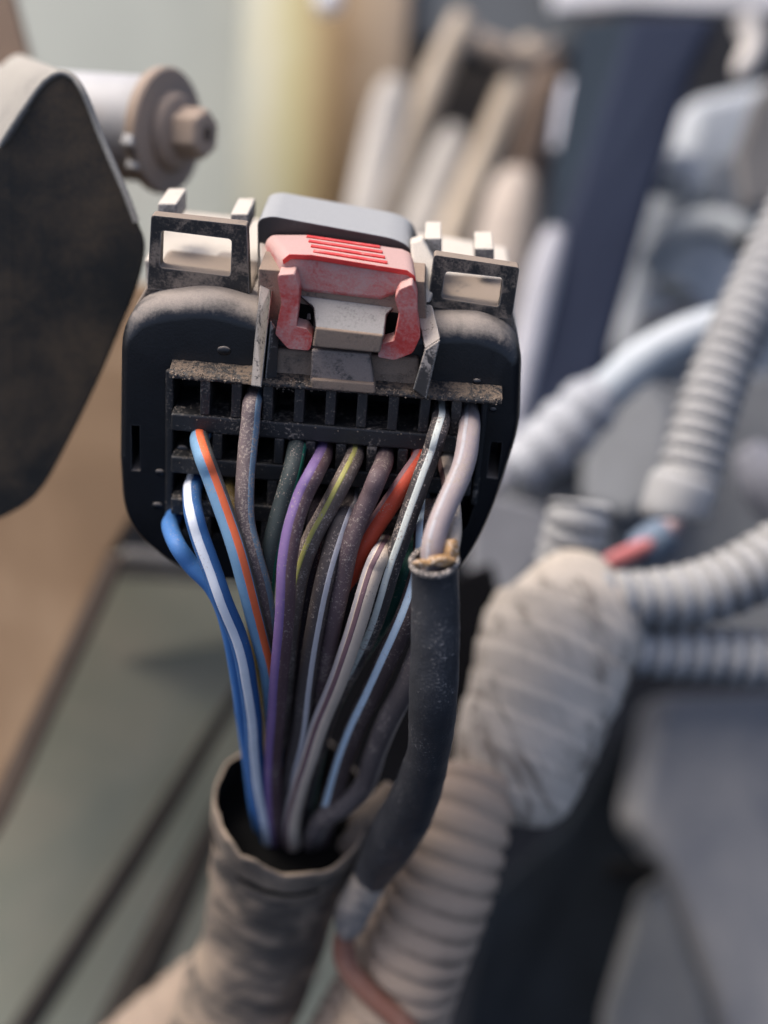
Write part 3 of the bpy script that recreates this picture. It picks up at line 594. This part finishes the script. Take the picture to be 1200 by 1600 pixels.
def topface(u, v):               # point on the lever's top, u along 0..1, v front..back 0..1
    f = [(452, 399, -4), (487, 400, -4), (567, 413, -4), (636, 424, -4)]; b = [(424, 366, -18), (480, 366, -18), (560, 378, -18), (628, 388, -18)]
    k = min(2.999, u * 3); i = int(k); t = k - i
    return (C(*f[i]).lerp(C(*f[i + 1]), t)).lerp(C(*b[i]).lerp(C(*b[i + 1]), t), v)
for (u0, u1, v) in ((.35, .86, .20), (.34, .85, .42), (.33, .84, .64), (.32, .83, .86)):
    p0, p1 = topface(u0, v), topface(u1, v); dz = .5
    V = []
    for p in (p0, p1):
        for (y, z) in ((-.3, -dz), (.3, -dz), (.3, dz), (-.3, dz)): V.append(p + Vector((0, y, z)))
    mesh_obj('grip_rib', V, [(0, 1, 2, 3), (7, 6, 5, 4), (0, 4, 5, 1), (1, 5, 6, 2), (2, 6, 7, 3), (3, 7, 4, 0)], m_redlip, lv, bevel=.15)
def crumbs(name, spots, mat):
    V = []; F = []
    for (c, r) in spots:
        b = len(V)
        for d in ((1, 0, 0), (-1, 0, 0), (0, 1, 0), (0, -1, 0), (0, 0, 1), (0, 0, -1)): V.append(Vector(c) + Vector(d) * r * random.uniform(.6, 1.3))
        for f in ((0, 2, 4), (2, 1, 4), (1, 3, 4), (3, 0, 4), (2, 0, 5), (1, 2, 5), (3, 1, 5), (0, 3, 5)): F.append(tuple(b + i for i in f))
    o = mesh_obj(name, V, F, mat, conn, angle=20); o['kind'] = 'stuff'
spots = []
for i in range(420): spots.append(((random.uniform(lx0 + .5, lx1 - .5), gy1 + random.uniform(-.05, 1.1), random.uniform(.0, .6)), random.choice((.08, .1, .13, .2))))
for y in bars:
    for i in range(90): spots.append(((random.uniform(gx0 + 1.5, gx1 - 3), y + random.uniform(.2, 1.2), random.uniform(-1.2, -.15)), random.choice((.06, .08, .11, .16))))
for i in range(220):
    q = C(random.uniform(415, 655), random.uniform(585, 612), -2); spots.append(((q.x, q.y, random.uniform(-2.4, -1.6)), random.choice((.1, .15, .22))))
crumbs('dirt_crumbs', spots, MAT('crumb_dirt', (.24, .19, .145), .95, var=.5, bump=0))
for (px, py, rr) in ((285, 702, 1.0), (246, 790, .9), (250, 738, .8), (350, 548, 1.1), (745, 596, .7), (770, 640, .6)):
    q = C(px, py, ZS); bm = bmesh.new(); bmesh.ops.create_icosphere(bm, subdivisions=3, radius=1)
    V = [Vector((q.x + v.co.x * rr, q.y + v.co.y * rr * .7, ZS + v.co.z * .35)) for v in bm.verts]; F = [tuple(v.index for v in f.verts) for f in bm.faces]; bm.free()
    mesh_obj('moulded_nub', V, F, m_shell, conn, angle=80)
tag(conn, 'black dusty multi-pin wiring connector with a faded red lock lever', 'connector')

# ------------------------------------------------------------------ wires
def base_depth(py):
    T = [(600, 217), (680, 214), (760, 212), (860, 211), (950, 214), (1050, 222), (1150, 234), (1250, 250), (1330, 266), (1450, 285)]
    for (a, da), (b, db) in zip(T, T[1:]):
        if py <= b: return da + (db - da) * (max(py, a) - a) / (b - a)
    return T[-1][1]
wm = {}
def wcol(c, **k):
    key = (c, tuple(sorted(k.items())))
    if key not in wm: wm[key] = wire_mat('insulation_%d' % len(wm), c, **k)
    return wm[key]
def wire(label, exit_px, pts, col, stripes=(), lay=0.0, r=1.5, lay1=None, name='wire', amt=-.42, ze=.6, start=-9):
    q = []
    e = C(exit_px[0], exit_px[1], ze)
    for z in (start, ze - 3, ze):
        w = W((e.x, e.y, z)); q.append((w.x, w.y, w.z, r))
    n = len(pts)
    for i, p in enumerate(pts):
        L = lay if lay1 is None else lay + (lay1 - lay) * (i / max(1, n - 1)) ** .8
        d = (base_depth(p[1]) + L * 2.9) if len(p) < 3 else p[2]
        v = U(p[0], p[1], d); q.append((v.x, v.y, v.z, r))
    path = resample(spline(q, 10), .55); sd_ = e.x * 3.1 + e.y
    path = [(p[0] + .16 * mnoise.noise(Vector((i * .045, sd_, 0))), p[1], p[2] + .16 * mnoise.noise(Vector((i * .045, sd_, 9))), p[3] * (1 + .025 * mnoise.noise(Vector((i * .12, sd_, 4))))) for i, p in enumerate(path)]
    V, F = sweep(path, 18); a = W((e.x, e.y, ze))
    o = mesh_obj(name, V, F, wcol(col, amt=amt), None, a, angle=80); place(o, a)
    tag(o, label, 'wire', 'wires plugged into the connector')
    for (a0, a1, c) in stripes:
        V, F = strip(path, a0, a1); mesh_obj('stripe', V, F, wcol(c, amt=amt - .1), o, a, angle=80)
    return o
wire('light blue wire with an orange stripe at the left of the connector', (311, 688), [(320, 716), (331, 745), (350, 800), (372, 867), (390, 933), (405, 990), (419, 1050), (428, 1120), (430, 1200), (432, 1290)], (.16, .30, .45), [(-48, 6, (.70, .14, .05)), (-100, -52, (.07, .07, .065))], lay=.2, lay1=2.2, amt=-.6)
wire('blue wire with a broad white stripe below the orange striped one', (300, 768), [(303, 800), (313, 840), (332, 893), (348, 938), (371, 996), (385, 1053), (396, 1130), (402, 1207), (412, 1268), (425, 1330)], (.03, .105, .27), [(-22, 44, (.66, .70, .76))], lay=1.3, lay1=.5, r=1.5, amt=-.6)
wire('royal blue wire leaving the lowest row at far left', (266, 822), [(277, 852), (300, 884), (332, 917), (352, 960), (369, 1035), (380, 1110), (390, 1185), (402, 1265), (415, 1330)], (.05, .16, .40), [], lay=3.2, lay1=2.2, r=1.4, amt=-.62)
wire('dusty brown wire with a slate blue stripe from the top row', (394, 634), [(391, 665), (386, 705), (382, 760), (384, 815), (397, 868), (410, 922), (422, 1000), (432, 1100), (438, 1200), (440, 1300)], (.15, .115, .115), [(-75, -22, (.13, .20, .27))], lay=.9, lay1=3.2, amt=-.25)
wire('dark grey green wire with a green stripe', (462, 706), [(455, 740), (441, 790), (427, 842), (417, 895), (414, 960), (422, 1050), (430, 1150), (436, 1300)], (.045, .06, .06), [(-70, -30, (.01, .13, .085))], lay=2.0, lay1=4.2)
wire('purple and brown two tone wire in the middle', (503, 716), [(492, 740), (474, 776), (458, 824), (449, 880), (446, 938), (440, 1015), (434, 1092), (428, 1168), (427, 1245), (432, 1320)], (.105, .062, .068), [(0, 95, (.165, .105, .25))], lay=.1, lay1=.3)
wire('brown wire with a thin yellow green stripe', (552, 718), [(537, 748), (511, 797), (489, 838), (470, 890), (458, 960), (448, 1060), (442, 1180), (442, 1300)], (.13, .10, .085), [(12, 46, (.36, .34, .10))], lay=.9, lay1=3.0, amt=-.25)
wire('plain purple brown wire right of the yellow striped one', (600, 722), [(590, 745), (578, 775), (562, 810), (546, 856), (535, 905), (526, 950), (512, 1020), (494, 1110), (476, 1200), (462, 1300)], (.125, .085, .09), [], lay=.7, lay1=3.0, amt=-.3)
wire('bright red orange wire slanting left behind the brown one', (655, 720), [(634, 752), (606, 794), (582, 830), (562, 866), (540, 920), (515, 1000), (488, 1100), (468, 1200), (455, 1300)], (.55, .075, .035), [(40, 95, (.24, .13, .14))], lay=1.9, lay1=4.2, amt=-.6)
wire('dark brown wire with a grey white stripe emerging lower in the middle', (546, 792), [(538, 806), (529, 830), (515, 875), (503, 925), (490, 996), (478, 1072), (467, 1149), (452, 1215), (445, 1300)], (.085, .07, .066), [(-44, -4, (.56, .54, .55))], lay=1.9, lay1=1.1)
wire('cream wire with a mauve stripe in front of the bundle', (602, 852), [(594, 866), (584, 888), (572, 925), (555, 982), (531, 1053), (505, 1118), (486, 1172), (467, 1232), (456, 1285), (460, 1340)], (.66, .54, .43), [(0, 34, (.17, .10, .115)), (36, 88, (.46, .42, .42))], lay=1.8, lay1=.0, amt=-.6, r=1.55)
wire('black wire with a white stripe from the top row', (688, 660), [(681, 684), (676, 702), (661, 742), (645, 788), (629, 836), (611, 887), (597, 935), (582, 978), (558, 1028), (522, 1095), (494, 1175), (474, 1260), (466, 1330)], (.048, .042, .042), [(-20, 26, (.60, .64, .60))], lay=.0, lay1=3.4, amt=-.32)
wire('thick greyish mauve wire entering the black sleeve', (734, 668), [(731, 690, 213), (727, 715, 211), (717, 747, 209), (700, 785, 206.5), (684, 824, 204.5), (676, 858, 203.8), (676, 900, 205.4), (678, 960, 208.4)], (.33, .275, .275), [(20, 44, (.40, .39, .41))], r=1.7, amt=-.25)
wire('tan cream wire behind the thick mauve one', (698, 728), [(702, 752, 216), (706, 790, 214), (708, 830, 208), (702, 868, 205.5), (694, 920, 207)], (.46, .38, .30), [(30, 100, (.10, .06, .055))], r=1.3)
wire('dark wire with a light blue stripe beside the black sleeve', (668, 800), [(664, 830, 218), (660, 880, 219), (640, 950, 220), (611, 1018, 224), (580, 1083, 230), (557, 1133, 236), (538, 1183, 243), (520, 1245, 252), (500, 1320, 266)], (.07, .05, .05), [(5, 52, (.52, .66, .78))], r=1.8)
wire('dark brown wire curling into the tube right of the light blue striped one', (690, 800), [(684, 880, 221), (668, 980, 222), (640, 1060, 226), (609, 1122, 232), (588, 1172, 239), (570, 1226, 246), (540, 1258, 250), (502, 1282, 256), (480, 1330, 268)], (.10, .085, .085), [(-80, -50, (.3, .26, .23))], r=1.9)
wire('ochre wire half hidden behind the brown and blue wire', (356, 776), [(360, 805), (370, 850), (384, 905), (398, 970), (412, 1060), (424, 1160), (432, 1300)], (.22, .15, .045), [], lay=2.6, lay1=4.6)
wire('dark maroon wire seen in the gap beside the purple one', (498, 800), [(488, 850), (478, 920), (468, 1000), (458, 1080), (450, 1180), (448, 1300)], (.05, .035, .04), [], lay=3.2, lay1=3.6)
wire('emerald green wire just left of the black sleeve', (650, 846), [(640, 880), (624, 924), (588, 985), (545, 1050), (510, 1125), (488, 1210), (472, 1310)], (.02, .09, .07), [], lay=3.2, lay1=5.0)
wire('black wire at the back of the bundle in the middle', (560, 850), [(552, 890), (540, 950), (522, 1040), (500, 1130), (478, 1220), (462, 1310)], (.03, .027, .028), [], lay=3.4, lay1=4.0)

# ------------------------------------------------------------------ black shrink sleeve with glue, tape end, red wire
SA = U(680, 900, 210)
sl = empty('heat_shrink_sleeve', SA)
sp = path_px([(679, 878, 203.5, 36.5), (680, 900, 205, 37), (680, 940, 207, 38), (680, 1010, 209.5, 38), (677, 1092, 214, 38), (669, 1175, 223, 34), (650, 1240, 233, 38), (622, 1296, 243, 41), (592, 1348, 253, 33), (566, 1392, 261, 24)], .5)
def sleevef(r, s, a): return r * (1 + .04 * mnoise.noise(Vector((math.cos(a) * 1.3, math.sin(a) * 1.3, s / 5))) + .016 * mnoise.noise(Vector((math.cos(a) * 4, math.sin(a) * 4, s / 1.5))))
V, F = sweep(sp, 40, sleevef, cap=False); o = mesh_obj('tube', V, F, m_sleeve, sl, SA, angle=80)
so = o.modifiers.new('wall', 'SOLIDIFY'); so.thickness = .38; so.offset = -1
# rolled rim
Pq, Tq, Nq, Bq = frames(sp); ring = []
for j in range(41):
    a = 2 * math.pi * j / 40; c = Pq[0] + (Nq[0] * math.cos(a) + Bq[0] * math.sin(a)) * (sp[0][3] - .1) - Tq[0] * (.15 + .12 * mnoise.noise(Vector((math.cos(a) * 2, math.sin(a) * 2, 3)))); ring.append((c.x, c.y, c.z, .5 + .14 * mnoise.noise(Vector((math.cos(a) * 3, math.sin(a) * 3, 0)))))
V, F = sweep(ring, 10); mesh_obj('rim', V, F, m_rimdust, sl, SA, angle=80)
def blob(name, c, rad, mat, parent, anchor, seed=0, n=3):
    bm = bmesh.new(); bmesh.ops.create_icosphere(bm, subdivisions=n, radius=1)
    for v in bm.verts:
        k = 1 + .28 * mnoise.noise(v.co * 1.7 + Vector((seed, 0, 0))); v.co = Vector((v.co.x * rad[0], v.co.y * rad[1], v.co.z * rad[2])) * k
    V = [v.co + c for v in bm.verts]; F = [tuple(v.index for v in f.verts) for f in bm.faces]; bm.free()
    return mesh_obj(name, V, F, mat, parent, anchor, angle=80)
blob('glue', U(704, 862, 204), (1.25, 1.9, 1.5), m_glue, sl, SA, 1)
blob('glue', U(690, 876, 201.5), (2.0, .9, 1.2), m_glue, sl, SA, 4)
blob('glue', U(662, 880, 201.5), (1.6, .6, 1.0), m_glue, sl, SA, 9)
tag(sl, 'black shrink sleeve with amber glue at its mouth hanging in front', 'sleeve')
EA = U(560, 1420, 264)
tube_thing('sleeve_end_tape', [(582, 1366, 255.5, 27), (570, 1388, 259, 28), (553, 1422, 263, 27), (545, 1446, 265, 22), (541, 1460, 267, 12)], m_endtape, 'pale frayed tape wrapped round the lower end of the black sleeve', 'tape', seg=28, rf=tapef(2.2, .06, .1, .08), step=.5)
blob('scuff', U(696, 1037, 208.6), (1.0, .35, .35), m_rimdust, sl, SA, 12)
tube_thing('red_wire', [(541, 1440, 268, 12), (536, 1480, 270, 17), (545, 1515, 270, 17), (580, 1555, 269, 17), (625, 1595, 268, 17), (670, 1650, 268, 17)], flat_mat('red_brown_wire', (.24, .10, .065), .6, dust=(.28, .19, .14), pscale=.06), 'dull red brown wire coming out of the pale tape at the bottom', 'wire', seg=18, step=.8)

# ------------------------------------------------------------------ taped loom tube with open mouth
LA = U(445, 1262, 258); lt = empty('loom_tube', LA)
lp = path_px([(456, 1256, 260, 122), (448, 1292, 266, 116), (438, 1340, 273, 106), (424, 1410, 281, 98), (400, 1500, 290, 94), (350, 1630, 300, 92), (280, 1790, 312, 92)], .6)
V, F = sweep(lp, 64, tapef(4.5, .02, .3, .06, .02), cap=False)
lt_T = (Vector(lp[3][:3]) - Vector(lp[0][:3])).normalized()
for i in range(8):               # torn mouth: the first rings wander along the axis
    for j in range(64):
        a = 2 * math.pi * j / 64; w = (1 - i / 8.0)
        V[i * 64 + j] += lt_T * w * (4.2 * mnoise.noise(Vector((math.cos(a) * 1.3, math.sin(a) * 1.3, 5))) + 2.0 * mnoise.noise(Vector((math.cos(a) * 4.5, math.sin(a) * 4.5, 9))))
o = mesh_obj('tape_wrap', V, F, m_tape, lt, LA, angle=80)
so = o.modifiers.new('wall', 'SOLIDIFY'); so.thickness = .55; so.offset = -1; o.data.materials.append(m_shadeblack); so.material_offset = 1  # inner wall coloured near black for the shade inside the mouth
V, F = sweep(lp[14:17], 40); mesh_obj('mouth_shade_plug', [v for v in V], F, m_shadeblack, lt, LA, angle=80)  # near-black plug paints the shade deeper down the tube
V = []; F = []; nu, nvv = 16, 7
for i in range(nu + 1):          # torn flap of tape at the right of the mouth
    t = i / nu; cx, cy = 622 - 96 * t, 1232 + 160 * t
    for j in range(nvv + 1):
        u = j / nvv - .5; wd = (26 + 16 * math.sin(t * 3)) * (1 + .35 * mnoise.noise(Vector((t * 6, u * 3, 2))))
        V.append(U(cx + u * wd * 1.6, cy + u * wd * .9, 256 + 10 * t + 10 * u * u - 1.5 * mnoise.noise(Vector((t * 4, u * 3, 8)))))
for i in range(nu):
    for j in range(nvv): q = i * (nvv + 1) + j; F.append((q, q + 1, q + nvv + 2, q + nvv + 1))
o = mesh_obj('torn_flap', V, F, m_tan, lt, LA, angle=80); so = o.modifiers.new('wall', 'SOLIDIFY'); so.thickness = .5
tag(lt, 'wide taped loom tube with an open mouth swallowing the wires', 'tube')
tube_thing('tan_loom', [(455, 1480, 322, 60), (400, 1530, 322, 84), (310, 1610, 322, 100), (180, 1740, 325, 108)], m_tan, 'tan cloth wrapped loom in the bottom left behind the tube', 'loom', seg=40, rf=tapef(6, .05, .1, .05), step=.7)
